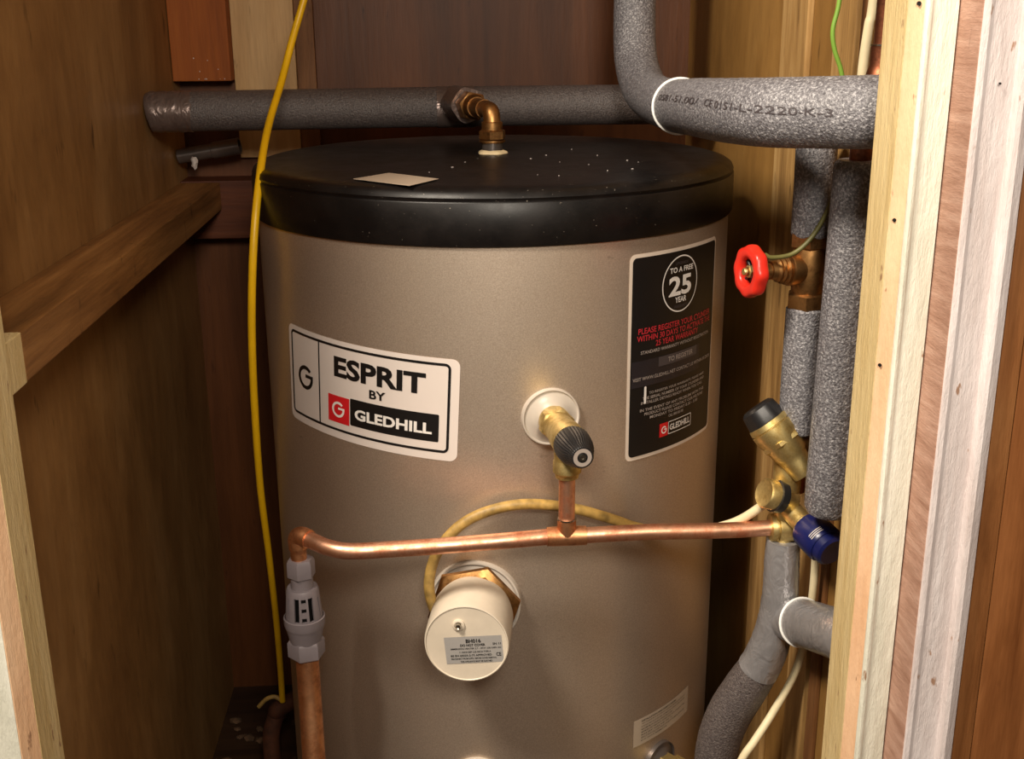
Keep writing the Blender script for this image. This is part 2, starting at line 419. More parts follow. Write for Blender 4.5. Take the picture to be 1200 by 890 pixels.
# open door leaf lying back beyond the architrave
DX = v6[0]+.003
dr = bpy.data.objects.new('door_1', None); COL.objects.link(dr); dr.location = (DX, YA, .0); dr['kind'] = 'structure'
bm = bmesh.new(); box(bm, DX+.0155, DX+.70, YA+.006, YA+.041, .008, 1.98, .001); obj('door_panel', bm, 'door', dr)
bm = bmesh.new(); box(bm, DX, DX+.015, YA+.006, YA+.041, .008, 1.98, .0012); obj('door_lipping', bm, 'lipping', dr)

# ---- left door frame post (mirror of the lining)
def lx(x, y, Y): return ony(x, y, Y)
pl0 = ony(76, 890, -.545).x
YL1 = onx(50, 890, pl0).y; q2 = ony(27, 890, YL1-.010)
bm = bmesh.new(); closed_prism(bm, [(pl0, -.545), (pl0, YL1), (pl0-.06, YL1), (pl0-.06, -.545)], 0, ZC); struct('trim_7', bm, 'p_cream')
bm = bmesh.new(); closed_prism(bm, [(pl0-.0004, YL1-.0002), (q2.x, q2.y), (q2.x-.012, q2.y+.002), (pl0-.06, YL1-.0002)], 0, ZC); struct('trim_8', bm, 'p_peach')
bm = bmesh.new(); closed_prism(bm, [(q2.x-.001, q2.y-.0002), (q2.x-.10, q2.y-.0002), (q2.x-.10, -.50), (pl0-.061, -.50), (pl0-.061, q2.y+.004), (q2.x-.001, q2.y+.004)], 0, ZC); struct('trim_9', bm, 'p_white')

# ================================================================== TIMBERS
def timber(name, x0, x1, y0, y1, z0, z1, mat, label, cat='batten', bev=.0015):
    b = bmesh.new(); c = Vector(((x0+x1)/2, (y0+y1)/2, z0))
    box(b, x0-c.x, x1-c.x, y0-c.y, y1-c.y, z0-c.z, z1-c.z, bev)
    o = obj(name, b, mat, None, False); o.location = c
    for p in o.data.polygons: p.use_smooth = False
    return tag(o, label, cat)
BZ0, BZ1 = .844, .884
bt = thing('wooden_batten', (-.42, 0, BZ0), 'rough wooden batten running along the brown plywood wall beside the cylinder', 'batten')
bm = bmesh.new(); box(bm, XL, -.386, -.500, .36, BZ0, BZ1, .0015); obj('rail', bm, 'batten', bt, False)
bm = bmesh.new(); box(bm, XL, -.3855, -.544, -.5005, BZ0, BZ1+.0004, .001); obj('painted_end', bm, 'p_cream', bt, False, 'pale painted end')
timber('wooden_batten', XL, .315, .362, YB, .80, .886, 'batten_red', 'dark reddish batten across the back board behind the cylinder')
ob = thing('timber_block', (-.40, .385, 1.028), 'orange-brown timber block fixed in the back corner above the insulated pipe', 'timber block')
o0 = ony(208, 96, .372); o1 = ony(271, 95, .372)
bm = bmesh.new(); box(bm, XL+.001, o1.x, .372, YB, 1.028, ZC, .0015); obj('block', bm, 'orange', ob, False)
bm = bmesh.new()
for k in range(9):
    bmesh.ops.create_icosphere(bm, subdivisions=1, radius=random.uniform(.0005, .0012), matrix=Matrix.Translation((random.uniform(XL+.03, o1.x-.006), .372, random.choice((1.031, random.uniform(1.032, 1.07))))))
o = obj('paint_fleck', bm, 'plaster', ob); o['kind'] = 'stuff'
p0 = ony(272, 110, .40); p1 = ony(371, 105, .40)
timber('wooden_plank', o1.x+.0005, p1.x-.028, .40, YB, .915, ZC, 'plank', 'wide pale plank on the back board beside the orange-brown timber block', 'plank')
timber('wooden_plank', p1.x-.0275, p1.x, .404, YB, .915, ZC, 'stud_brown', 'narrow rough-edged brown board along the edge of the pale plank', 'plank')
# vertical studs on the right wall by the door frame
def stud(pxa, pxb, py, X, th, mat, label):
    a = onx(pxa, py, X); c = onx(pxb, py, X)
    return timber('wooden_stud', X, X+th, min(a.y, c.y), max(a.y, c.y), 0, ZC, mat, label, 'stud')
stud(976, 1001, 45, .311, XR-.311, 'stud', 'pale rough vertical stud on the right wall behind the green earth wire')
stud(1007, 1018, 45, .313, XR-.313, 'stud_brown', 'thin brown vertical strip between the pale stud and the door frame')
stud(882, 908, 600, .311, XR-.311, 'stud', 'flat vertical wooden strip on the right wall beside the cylinder')

# ================================================================== HOT WATER CYLINDER
R = .275; ZL = .900
def onT(ang, z, r=R): return Vector((r*math.sin(ang), -r*math.cos(ang), z))
def wrapT(u, v, r): return onT(u/R, v, r)
hw = thing('hot_water_cylinder', (0, 0, 0), 'tall silver-grey hot water cylinder with a black domed lid and printed labels', 'water cylinder')
bm = bmesh.new(); lathe(bm, (0, 0, 0), (0, 0, 1), [(.012, R-.02), (.012, R), (.3, R), (.6, R), (ZL+.012, R), (ZL+.012, R-.02)], 128)
obj('body', bm, 'tank', hw)
bm = bmesh.new(); lathe(bm, (0, 0, 0), (0, 0, 1), [(0, R-.01), (0, R+.004), (.03, R+.004), (.033, R+.0005)], 96); obj('base_rim', bm, 'lid', hw)
bm = bmesh.new()
lathe(bm, (0, 0, 0), (0, 0, 1), [(ZL+.001, R), (ZL, R+.003), (ZL+.002, R+.0042), (ZL+.042, R+.0042), (ZL+.0432, R+.0034), (ZL+.0435, R+.0022), (ZL+.0445, R+.0022),
     (ZL+.047, R+.0035), (ZL+.0515, R+.0015), (ZL+.0545, R-.003), (ZL+.0562, R-.009), (ZL+.0568, R-.02), (ZL+.0572, .20), (ZL+.0575, .1), (ZL+.0575, 0)], 160)
lid = obj('lid', bm, 'lid', hw)
# debris on the lid
bm = bmesh.new()
for px, py in ((622, 186), (741, 198), (748, 190), (640, 182), (656, 190), (604, 221), (598, 221), (630, 205), (605, 236), (700, 182), (712, 200), (560, 186), (503, 202), (670, 175), (690, 193), (735, 188), (545, 190), (530, 196), (655, 206)):
    p = onz(px, py, ZL+.058)
    if math.hypot(p.x, p.y) < R-.01:
        bmesh.ops.create_icosphere(bm, subdivisions=1, radius=random.uniform(.0004, .0009), matrix=Matrix.Translation(p) @ Matrix.Diagonal((random.uniform(1, 2), random.uniform(1, 1.6), .6, 1)))
o = obj('plaster_crumbs', bm, 'plaster', lid); o['kind'] = 'stuff'
# plain paper sticker on the lid (its printed square code is left out)
cs = [onz(*q, ZL+.0582) for q in ((414, 210), (456, 203), (514, 210), (480, 218))]
bm = bmesh.new(); lo = [bm.verts.new(c) for c in cs]; hi = [bm.verts.new(c+Vector((0, 0, .0004))) for c in cs]
bm.faces.new(lo); bm.faces.new(hi)
for k in range(4): bm.faces.new((lo[k], lo[(k+1) % 4], hi[(k+1) % 4], hi[k]))
obj('lid_sticker', bm, 'paper_tan', hw, False, 'small pale paper sticker lying on the lid')

# ---- main label
LC = (-.16353, .73839); LT = math.radians(-3.2)
def esp(r):
    def f(u, v):
        uu = u*math.cos(LT)-v*math.sin(LT)+LC[0]; vv = u*math.sin(LT)+v*math.cos(LT)+LC[1]
        return wrapT(uu, vv, r)
    return f
mm = .001
e1, e2, e3, e4 = esp(R+.0005), esp(R+.0010), esp(R+.0014), esp(R+.0009)
bm = bmesh.new(); put(bm, patch_uv(-.1125, .1125, -.0545, .0545, .008, 40), e1)
lab = obj('main_label', bm, 'paper', hw, True, 'pink-white rounded label reading ESPRIT BY GLEDHILL')
bm = bmesh.new(); put(bm, rr_ring(-.1065, .1035, -.046, .0495, .006, .0027), e2); obj('label_border', bm, 'ink', lab)
bm = bmesh.new(); put(bm, patch_uv(-.0560, -.0540, -.0455, .049), e2); obj('label_divider', bm, 'ink', lab)
bm = bmesh.new(); put(bm, glyph_g((-.0795, .0005), .0135, .0042), e2); obj('letter_g', bm, 'ink', lab)
bm = bmesh.new(); put(bm, text_uv('ESPRIT', -.032, .0778, .0145, .0372, .036), e2); obj('lettering', bm, 'ink', lab)
bm = bmesh.new(); put(bm, text_uv('BY', .0145, .034, .000, .0095, .026), e2); obj('lettering', bm, 'ink', lab)
bm = bmesh.new(); put(bm, patch_uv(-.0412, -.0112, -.0365, -.0065, 0, 8), e4); obj('red_square', bm, 'ink_red', lab)
bm = bmesh.new(); put(bm, glyph_g((-.0262, -.0215), .0088, .0027), e3); obj('letter_g', bm, 'ink_white', lab)
bm = bmesh.new(); put(bm, patch_uv(-.0100, .0926, -.0350, -.0052, .0015, 30), e4); obj('black_bar', bm, 'ink', lab)
bm = bmesh.new(); put(bm, text_uv('GLEDHILL', -.0035, .0855, -.0272, -.0152, .034), e3); obj('lettering', bm, 'ink_white', lab)

# ---- warranty label
WC = (.2041, .7725)
def war(r): return lambda u, v: wrapT(u+WC[0], v+WC[1], r)
w1, w2, w3, w4 = war(R+.0005), war(R+.0010), war(R+.0015), war(R+.0012)
bm = bmesh.new(); put(bm, patch_uv(-.0765, .0760, -.1105, .1110, .007, 40), w1)
wl = obj('warranty_label', bm, 'paper_cream', hw, True, 'tall black label with a cream edge and a circled 25')
bm = bmesh.new(); put(bm, patch_uv(-.0728, .0728, -.1065, .1072, .005, 40), w2); obj('black_field', bm, 'ink', wl)
circ = lambda r: [(-.0025+r*math.cos(2*math.pi*k/64), .0722+r*1.0*math.sin(2*math.pi*k/64)) for k in range(64)]
bm = bmesh.new(); put(bm, ring_uv(circ(.0302), circ(.0288)), w3); obj('circle', bm, 'ink_white', wl)
def wt(s, u0, u1, v0, v1, mat='ink_white', bold=.01, r=w3):
    b = bmesh.new(); put(b, text_uv(s, u0, u1, v0, v1, bold), r); return obj('lettering', b, mat, wl)
wt('UPGRADE', -.013, .009, .0928, .0958, 'ink_grey')
wt('TO A FREE', -.0215, .0185, .0848, .0905, 'ink_white', .02)
wt('25', -.0225, .0160, .0600, .0812, 'ink_white', .03)
wt('YEAR', -.0118, .0075, .0525, .0585, 'ink_white', .02)
wt('WARRANTY', -.0135, .0095, .0465, .0500, 'ink_grey')
wt('PLEASE REGISTER YOUR CYLINDER', -.0640, .0622, .0270, .0333, 'ink_crimson', .012)
wt('WITHIN 30 DAYS TO ACTIVATE THE', -.0655, .0632, .0192, .0255, 'ink_crimson', .012)
wt('25 YEAR WARRANTY', -.0396, .0342, .0115, .0178, 'ink_crimson', .012)
wt('STANDARD WARRANTY WITHOUT REGISTRATION', -.0602, .0606, .0052, .0088, 'ink_pale')
bm = bmesh.new(); put(bm, patch_uv(-.0715, .040, -.0300, -.0015, 0, 24), w4); obj('grey_band', bm, flat('band', srgb(38, 34, 38), .4, bs=0), wl)
bm = bmesh.new(); put(bm, patch_uv(-.0345, .0330, -.0122, -.0018, 0, 20), war(R+.0014)); obj('grey_box', bm, 'ink_grey', wl)
wt('TO REGISTER', -.0200, .0240, -.0095, -.0042, 'ink_pale', .01, war(R+.0018))
wt('VISIT WWW.GLEDHILL.NET CONTACT US WITHIN 30 DAYS', -.0700, .0664, -.0230, -.0192, 'ink_pale', .006, war(R+.0018))
wt('TO REGISTER YOUR WARRANTY, PLEASE HAVE', -.047, .053, -.0402, -.0370, 'ink_pale')
wt('THE SERIAL NUMBER OF YOUR CYLINDER AND', -.056, .054, -.0450, -.0418, 'ink_pale')
wt('INSTALLER DETAILS READY WHEN YOU CALL', -.058, .050, -.0498, -.0466, 'ink_pale')
wt('IN THE EVENT OF ANY PROBLEM WITH THIS', -.0592, .0545, -.0578, -.0546, 'ink_pale')
wt('PRODUCT PLEASE CONTACT OUR HELPLINE', -.053, .052, -.0626, -.0594, 'ink_pale')
wt('MONDAY TO FRIDAY 8.30 - 5.00', -.045, .040, -.0674, -.0642, 'ink_pale')
wt('CALL 0800 000 000', -.016, .010, -.0722, -.0692, 'ink_pale')
bm = bmesh.new(); put(bm, patch_uv(-.0300, -.0165, -.0925, -.0772, 0, 6), w3); obj('red_square', bm, 'ink_red', wl)
bm = bmesh.new(); put(bm, glyph_g((-.0232, -.0850), .0042, .0014), war(R+.0019)); obj('letter_g', bm, 'ink_white', wl)
bm = bmesh.new(); put(bm, rr_ring(-.0160, .0262, -.0920, -.0775, .0012, .0008), w3); obj('logo_box', bm, 'ink_white', wl)
wt('GLEDHILL', -.0135, .0235, -.0880, -.0812, 'ink_white', .02)
bm = bmesh.new(); put(bm, patch_uv(-.0545, -.0515, -.0490, -.0300, .0014, 6), war(R+.0019)); obj('scuff', bm, 'ink_white', wl)

# ---- narrow rating label low down
def rat(r): return lambda u, v: wrapT(u, v, r)
ua, ub = math.radians(31.1)*R, math.radians(53.2)*R
bm = bmesh.new(); put(bm, patch_uv(ua, ub, .303, .3385, 0, 20), rat(R+.0005)); rl = obj('rating_label', bm, 'paper_tan', hw, True, 'narrow tan label with fine print low on the body')
for k in range(8):
    z = .3345-k*.0037; L = .93 if k in (1, 2, 4, 6) else (.62 if k != 7 else .5)
    b = bmesh.new()
    if k == 0:
        put(b, text_uv('INSTALLATION AND SAFETY NOTES', ua+.012, ua+.012+(ub-ua-.016)*.7, z-.0011, z+.0011, .03), rat(R+.0009)); obj('lettering', b, 'ink', rl)
    else:
        s = ['', 'THIS CYLINDER MUST BE FITTED BY A QUALIFIED INSTALLER IN LINE WITH', 'BUILDING REGULATIONS AND THE MANUAL SUPPLIED WITH THE UNIT', 'MAXIMUM WORKING PRESSURE 6 BAR', 'MAXIMUM SUPPLY PRESSURE TO THE REDUCING VALVE 12 BAR SET AT 3 BAR', 'RELIEF VALVE 90 C', 'REPLACE PARTS ONLY WITH THOSE SUPPLIED BY THE MAKER OF THIS UNIT', 'DO NOT REMOVE'][k]
        put(b, text_uv(s, ua+.012, ua+.012+(ub-ua-.016)*L, z-.0009, z+.0009, .004, 1, 1), rat(R+.0009)); obj('lettering', b, 'ink', rl)

# ---- bosses on the tank front
def boss(ang, z, r, name, mat):
    a = math.radians(ang); o_ = onT(a, z); d = Vector((math.sin(a), -math.cos(a), 0)); b = bmesh.new()
    sag = R-math.sqrt(max(R*R-r*r, 0))
    lathe(b, o_-d*(sag+.002), d, [(0, r), (sag+.003, r), (sag+.0062, r*.985), (sag+.0066, r*.95), (sag+.0048, r*.90), (sag+.0054, r*.80), (sag+.0085, r*.60), (sag+.0115, r*.48), (sag+.012, r*.40), (sag+.012, 0)], 64)
    return obj(name, b, mat, hw), o_, d
b_prv, PO, PD = boss(8.7, .725, .0302, 'boss_ring', 'white_metal')
b_imm, IO, ID = boss(-7.9, .5185, .0490, 'boss_ring', 'white_metal')
b_lo, LO, LD = boss(-8.0, .296, .031, 'boss_ring', 'white_metal')
b_l2, L2, D2 = boss(40.3, .266, .026, 'boss_ring', 'steel_dark')
bm = bmesh.new(); lathe(bm, L2, D2, [(.004, .014), (.02, .014), (.021, .017), (.034, .017), (.035, .012), (.05, .012)], 6); obj('drain_fitting', bm, 'brass', hw)
bm = bmesh.new(); lathe(bm, LO, LD, [(.004, .014), (.018, .014), (.019, .010), (.019, 0)], 32); obj('blanking_plug', bm, 'brass', hw)

# ================================================================== IMMERSION HEATER
ih = thing('immersion_heater', IO, 'round cream-white plastic cover on a brass hexagon in the cylinder front', 'immersion heater')
bm = bmesh.new(); hexnut(bm, IO, ID, .006, .022, .0500, math.radians(12)); obj('hexagon_flange', bm, 'brass_dark', ih)
bm = bmesh.new(); lathe(bm, IO, ID, [(.018, .0400), (.030, .0425), (.060, .0428), (.083, .0425), (.0858, .0418), (.0862, .0408), (.0852, .0400), (.0848, .030), (.0848, 0)], 72); cap = obj('cover', bm, 'white_plastic', ih)
FX = Vector((0, 0, 1)).cross(ID).normalized()*-1
FX = Vector((math.cos(math.radians(-7.9)), math.sin(math.radians(-7.9)), 0)); FZ = Vector((0, 0, 1))
FO = IO+ID*.0848
def face(h): return lambda u, v: FO+FX*u+FZ*v+ID*h
sp = FO+FX*(-.0075)+FZ*.0205
bm = bmesh.new(); lathe(bm, sp, ID, [(0, .0062), (.002, .0060), (.0026, .0045), (.0012, .0040), (.0012, 0)], 28); obj('screw_recess', bm, 'white_plastic', cap)
bm = bmesh.new(); lathe(bm, sp, ID, [(.001, .0030), (.0046, .0030), (.0056, .0024), (.0046, .0012), (.0046, 0)], 20); obj('screw', bm, 'chrome', cap)
def ftilt(h, t=math.radians(5), c=(.0085, -.0065)): return lambda u, v: FO+FX*(c[0]+u*math.cos(t)-v*math.sin(t))+FZ*(c[1]+u*math.sin(t)+v*math.cos(t))+ID*h
bm = bmesh.new(); put(bm, patch_uv(-.0300, .0275, -.0148, .0150, 0, 1), ftilt(.0004)); cl = obj('cover_label', bm, 'paper_silver', ih, False, 'silver printed rating label')
def ct(s, u0, u1, v0, v1, bold=.01, mat='ink'):
    b = bmesh.new(); put(b, text_uv(s, u0, u1, v0, v1, bold), ftilt(.0007)); return obj('lettering', b, mat, cl)
ct('BH016', -.0085, .0065, .0078, .0122, .03); ct('DO NOT COVER', -.0145, .0105, .0040, .0068, .03); ct('SN 11', .0180, .0262, .0048, .0072, .02)
ct('IMMERSION HEATER 2.7 - 3KW 230-240V AC', -.0245, .0262, .0008, .0026, .015); ct('11 INCH BSP 2.25 INCH TYPE A', -.0160, .0155, -.0032, -.0012, .015)
ct('BS EN 60335-2-73 APPROVED', -.0250, .0160, -.0070, -.0048, .02); ct('CE', .0205, .0255, -.0078, -.0038, .02)
ct('DISCONNECT FROM SUPPLY BEFORE COVER REMOVAL', -.0250, .0205, -.0103, -.0084, .015); ct('THIS APPLIANCE MUST BE EARTHED', -.0160, .0160, -.0137, -.0118, .015)

# ================================================================== TEMPERATURE RELIEF VALVE
rv = thing('relief_valve', PO, 'brass relief valve with a knurled black cap on the front of the cylinder', 'valve')
bm = bmesh.new(); lathe(bm, PO, PD, [(.008, .0140), (.014, .0152), (.016, .0162), (.026, .0162), (.030, .0158), (.034, .0150), (.050, .0150), (.056, .0165), (.072, .0172), (.078, .0178), (.081, .0178), (.081, .010)], 40)
obj('body', bm, 'brass', rv)
bm = bmesh.new(); hexnut(bm, PO, PD, .018, .033, .0178, .3); obj('hexagon', bm, 'brass', rv)
bm = bmesh.new(); seg = 72
lathe(bm, PO, PD, [(.0805, .0172), (.083, .0180), (.096, .0170), (.106, .0150), (.112, .0118), (.118, .0112), (.1195, .0100), (.1195, 0)], seg, 0, 36, .02); kn = obj('cap', bm, 'black', rv)
bm = bmesh.new(); 
po, pi = [], []
x_, y_ = frame_of(PD)
for k in range(40):
    a = 2*math.pi*k/40; po.append((.0088*math.cos(a), .0088*math.sin(a))); pi.append((.0050*math.cos(a), .0050*math.sin(a)))
put(bm, ring_uv(po, pi), lambda u, v: PO+PD*.1199+x_*u+y_*v); obj('cap_print', bm, 'ink_pale', kn)
bm = bmesh.new(); lathe(bm, PO+PD*.1194, PD, [(0, .0036), (.0014, .0032), (.0014, .0014), (.0004, .0012), (.0004, 0)], 20); obj('cap_screw', bm, 'chrome', kn)
OUT = PO+PD*.066; OUT = Vector((OUT.x, OUT.y, .725))
bm = bmesh.new(); lathe(bm, OUT, (0, 0, -1), [(.008, .0125), (.022, .0128), (.024, .0138), (.034, .0138), (.036, .0118), (.040, .0112), (.040, .0085)], 32); obj('outlet', bm, 'brass', rv)

# ================================================================== DISCHARGE PIPE (copper, tee, elbow)
TZ = .6222
dp = thing('discharge_pipe', (OUT.x, OUT.y, TZ), 'bright copper pipe with a tee running across the front of the cylinder', 'pipe')
CP = Vector((-.2135, -.315, TZ))
pr = smooth_path([(OUT.x+.013, OUT.y, TZ), (.13, OUT.y+.0015, TZ+.0006), (.20, OUT.y+.003, TZ-.0012), (.235, OUT.y+.004, TZ-.0014), (.264, OUT.y+.004, TZ-.0002)], 8)
bm = bmesh.new(); tube(bm, pr, .0080, 24); obj('pipe_run', bm, 'copper', dp)
plp = smooth_path([(OUT.x-.013, OUT.y, TZ), (-.05, -.3455, TZ-.001), (-.12, -.349, TZ-.002), (-.160, -.350, TZ-.002), (-.182, -.342, TZ-.001), (-.198, -.328, TZ), (CP.x+.0045, CP.y-.004, TZ+.001)], 10)
bm = bmesh.new(); tube(bm, plp, .0080, 24); obj('pipe_run', bm, 'copper', dp)
bm = bmesh.new(); lathe(bm, (OUT.x, OUT.y, TZ), (1, 0, 0), [(-.0195, .0082), (-.0195, .0094), (-.012, .0097), (.012, .0097), (.0195, .0094), (.0195, .0082)], 28); lathe(bm, (OUT.x, OUT.y, TZ), (0, 0, 1), [(0, .0094), (.010, .0095), (.0185, .0092), (.0185, .0080)], 28); obj('tee', bm, 'copper_old', dp)
bm = bmesh.new(); tube(bm, [(OUT.x, OUT.y, TZ+.016), (OUT.x, OUT.y, .690)], .0080, 24); obj('riser', bm, 'copper', dp)
bm = bmesh.new(); ring = [(OUT.x, OUT.y, TZ+.0182), (OUT.x, OUT.y, TZ+.0196)]; tube(bm, ring, .0096, 24); obj('solder_ring', bm, 'chrome', dp)
eb = smooth_path([(CP.x+.012, CP.y-.010, TZ+.0005), (CP.x+.004, CP.y-.0035, TZ+.0012), (CP.x-.0005, CP.y, TZ-.003), (CP.x-.0005, CP.y, TZ-.012), (CP.x-.0005, CP.y, TZ-.030)], 8)
bm = bmesh.new(); tube(bm, eb, [.0094 if i < 26 else .0080 for i in range(len(eb))], 24); obj('elbow', bm, 'copper_old', dp)

# ================================================================== TUNDISH
TD = Vector((-.2125, -.315, .488))
td = thing('tundish', TD, 'grey plastic tundish with open slots between two copper pipes', 'tundish')
zf = lambda z: z-.488
def L(prof, seg=48, phase=0):
    b = bmesh.new(); lathe(b, TD, (0, 0, 1), prof, seg, phase); return b
bm = L([(zf(.5775), .0128), (zf(.579), .0142), (zf(.594), .0142), (zf(.5975), .0125), (zf(.5975), .0082)], 6, .35); obj('top_nut', bm, 'grey_plastic', td)
bm = L([(zf(.560), .0112), (zf(.582), .0112)], 32); obj('neck', bm, 'grey_plastic', td)
# slotted cone: outer shell with real openings
cone = L([(zf(.566), .010), (zf(.5665), .0150), (zf(.564), .0162), (zf(.530), .0190), (zf(.530), .0166), (zf(.5625), .0138), (zf(.5635), .010)], 64)
o_cone = obj('slotted_cone', cone, 'grey_plastic', td)
cut = bmesh.new()
def slot(ang, z0, z1, w_):
    a = math.radians(ang); t = bmesh.new(); bmesh.ops.create_cube(t, size=1)
    for v in t.verts:
        u = v.co.x*w_; d = .010+(v.co.y+.5)*.016; z = z0+(v.co.z+.5)*(z1-z0)
        v.co = Vector((TD.x+d*math.sin(a)+u*math.cos(a), TD.y-d*math.cos(a)+u*math.sin(a), z))
    me = bpy.data.meshes.new('t'); t.to_mesh(me); t.free(); cut.from_mesh(me); bpy.data.meshes.remove(me)
base = 0
for off in (8, 128, 248):
    slot(off-24, .5345, .5600, .0050); slot(off+24, .5345, .5600, .0050)
    for z in (.5350, .5450, .5550): slot(off, z, z+.0046, .0048)
for off in (68, 188, 308): slot(off, .536, .5575, .0016)
me = bpy.data.meshes.new('cut'); bmesh.ops.recalc_face_normals(cut, faces=cut.faces)
for v in cut.verts: v.co -= TD
cut.to_mesh(me); cut.free()
oc = bpy.data.objects.new('cut', me); COL.objects.link(oc); oc.location = TD
md = o_cone.modifiers.new('b', 'BOOLEAN'); md.operation = 'DIFFERENCE'; md.object = oc; md.solver = 'EXACT'
dg = bpy.context.evaluated_depsgraph_get(); nm = bpy.data.meshes.new_from_object(o_cone.evaluated_get(dg))
o_cone.modifiers.clear(); o_cone.data = nm; nm.name = 'slotted_cone'; bpy.data.objects.remove(oc)
bm = L([(zf(.524), .0126), (zf(.562), .0108)], 24); obj('shade_core', bm, 'ink', td)  # added black core, stands in for the shade seen through the slots
bm = L([(zf(.5225), .0160), (zf(.523), .0200), (zf(.527), .0208), (zf(.5335), .0208), (zf(.5342), .0196), (zf(.531), .0190)], 56); obj('rim', bm, 'grey_plastic', td)
bm = L([(zf(.500), .0150), (zf(.506), .0158), (zf(.5235), .0196)], 48); obj('cup', bm, 'grey_plastic', td)
bm = L([(zf(.488), .0168), (zf(.490), .0190), (zf(.505), .0190), (zf(.5075), .0174), (zf(.5075), .014)], 6, .25); obj('bottom_nut', bm, 'grey_plastic', td)
lp = thing('waste_pipe', (TD.x, TD.y, 0), 'thick tarnished copper pipe dropping from the grey tundish', 'pipe')
bm = bmesh.new(); tube(bm, smooth_path([TD+Vector((0, 0, .004)), TD+Vector((.0008, -.005, -.04)), TD+Vector((.003, -.022, -.11)), TD+Vector((.005, -.04, -.2)), TD+Vector((.006, -.05, -.3)), Vector((TD.x+.006, TD.y-.05, .0))], 8), .0118, 28); obj('pipe', bm, 'copper_old', lp)

# ================================================================== IMMERSION FLEX
fp = [ony(903, 586, -.338), ony(872, 607, -.325), ony(846, 617, -.312), ony(800, 626, -.295)]
for q, rr in (((752, 620), .296), ((712, 607), .290), ((670, 596), .288), ((620, 591), .288), ((580, 597), .290), ((545, 612), .294), ((519, 637), .300), ((506, 664), .304), ((503, 690), .308), ((509, 714), .312)):
    fp.append(oncyl(q[0], q[1], rr))
fp.append(IO+ID*.040+FX*-.030+FZ*.010)
path = smooth_path(fp, 8)
fx = thing('immersion_flex', fp[8], 'yellowed cream flex looping over the copper pipe to the round cover', 'cable')
k = 26
bm = bmesh.new(); tube(bm, path[:k], .0046, 14); obj('cream_length', bm, 'cream', fx)
bm = bmesh.new(); tube(bm, path[k-1:], .0056, 16); obj('stained_length', bm, 'flex', fx)

# ================================================================== TOP OUTLET FITTING (brass elbow)
EZ = ZL+.0575; E0 = Vector((0, .02, EZ)); EC = Vector((0, .02, 1.0055))
of = thing('outlet_elbow', E0, 'brass compression elbow standing in the middle of the black lid', 'pipe fitting')
bm = bmesh.new(); lathe(bm, E0, (0, 0, 1), [(0, .0175), (.002, .0165), (.004, .0125), (.0045, .009)], 30, 0, 5, .07); obj('sealant_collar', bm, 'seal', of)
bm = bmesh.new(); lathe(bm, E0, (0, 0, 1), [(0, .0122), (.014, .0122), (.0145, .0110)], 32); obj('spigot', bm, 'steel_dark', of)
bm = bmesh.new(); lathe(bm, E0, (0, 0, 1), [(.0125, .0145), (.0135, .0155), (.0155, .0155)], 32); hexnut(bm, E0, (0, 0, 1), .0155, .0275, .0165, .3); obj('nut', bm, 'brass_dark', of)
DBK = Vector((-.045, .175, 0)).normalized(); P1 = EC+DBK*.012
eb = smooth_path([E0+Vector((0, 0, .026)), EC+Vector((0, 0, -.012)), EC+Vector((0, 0, -.001))+DBK*.004, EC+Vector((0, 0, .0015))+DBK*.016, EC+DBK*.045+Vector((0, 0, .0015))], 8)
bm = bmesh.new(); tube(bm, eb, .0102, 28); lathe(bm, E0, (0, 0, 1), [(.027, .0125), (.036, .0125), (.037, .0108)], 28); obj('elbow_body', bm, 'brass_dark', of)
bm = bmesh.new(); q = EC+Vector((0, 0, .0015)); lathe(bm, q, DBK, [(.062, .0125), (.072, .0140), (.074, .0150)], 28); hexnut(bm, q, DBK, .074, .098, .0185, .2); obj('nut', bm, 'brass_dark', of)
bm = bmesh.new(); lathe(bm, q, DBK, [(.03, .0112), (.064, .0112)], 28); lathe(bm, q, DBK, [(.098, .011), (.17, .011)], 24); obj('branch_tube', bm, 'brass_dark', of)

# ================================================================== PIPE ALONG THE BACK
PB = (.205, .9985); RB = .0262
bp = thing('insulated_pipe', (-.1, PB[0], PB[1]-RB), 'brown-grey foam-covered pipe running behind the black lid to the plywood wall', 'insulated pipe')
xa = ony(228, 133, PB[0]).x; xt0 = ony(512, 126, PB[0]).x; xt1 = ony(556, 124, PB[0]).x
bm = bmesh.new(); tube(bm, smooth_path([(xa-.005, PB[0], PB[1]-.001), (xa+.2, PB[0], PB[1]), (0, PB[0], PB[1]+.001), (.15, PB[0], PB[1]+.001), (XR-.002, PB[0], PB[1])], 8), RB, 32); obj('foam_sleeve', bm, 'foam_brown', bp)
bm = bmesh.new(); pts = [(XL+.003+(xa-XL-.003)*k/14, PB[0], PB[1]-.0012+.0006*math.sin(k*1.7)) for k in range(15)]
tube(bm, pts, [RB*.90 if i == 0 else RB*1.012 for i in range(15)], 32, True, .010); obj('tape_wrap', bm, 'tape_brown', bp, True, 'smooth brown-grey tape at the wall end')
bm = bmesh.new(); pts = [(xt0+(xt1-xt0)*k/10, PB[0], PB[1]+.0005) for k in range(11)]
tube(bm, pts, [RB*1.035]*11, 32, True, .01); obj('tape_wrap', bm, 'tape_brown', bp, True, 'tape around the branch')
qe = q+DBK*.115
bm = bmesh.new(); lathe(bm, q+DBK*.100, DBK, [(0, .0195), (0, .0215), (.05, .022), (.05, .019)], 28, 0, 5, .05); obj('foam_collar', bm, 'tape_brown', bp)
bm = bmesh.new(); lathe(bm, q+DBK*.1004, DBK, [(0, .0188), (.004, .018), (.004, 0)], 24); obj('collar_opening', bm, 'ink', bp)

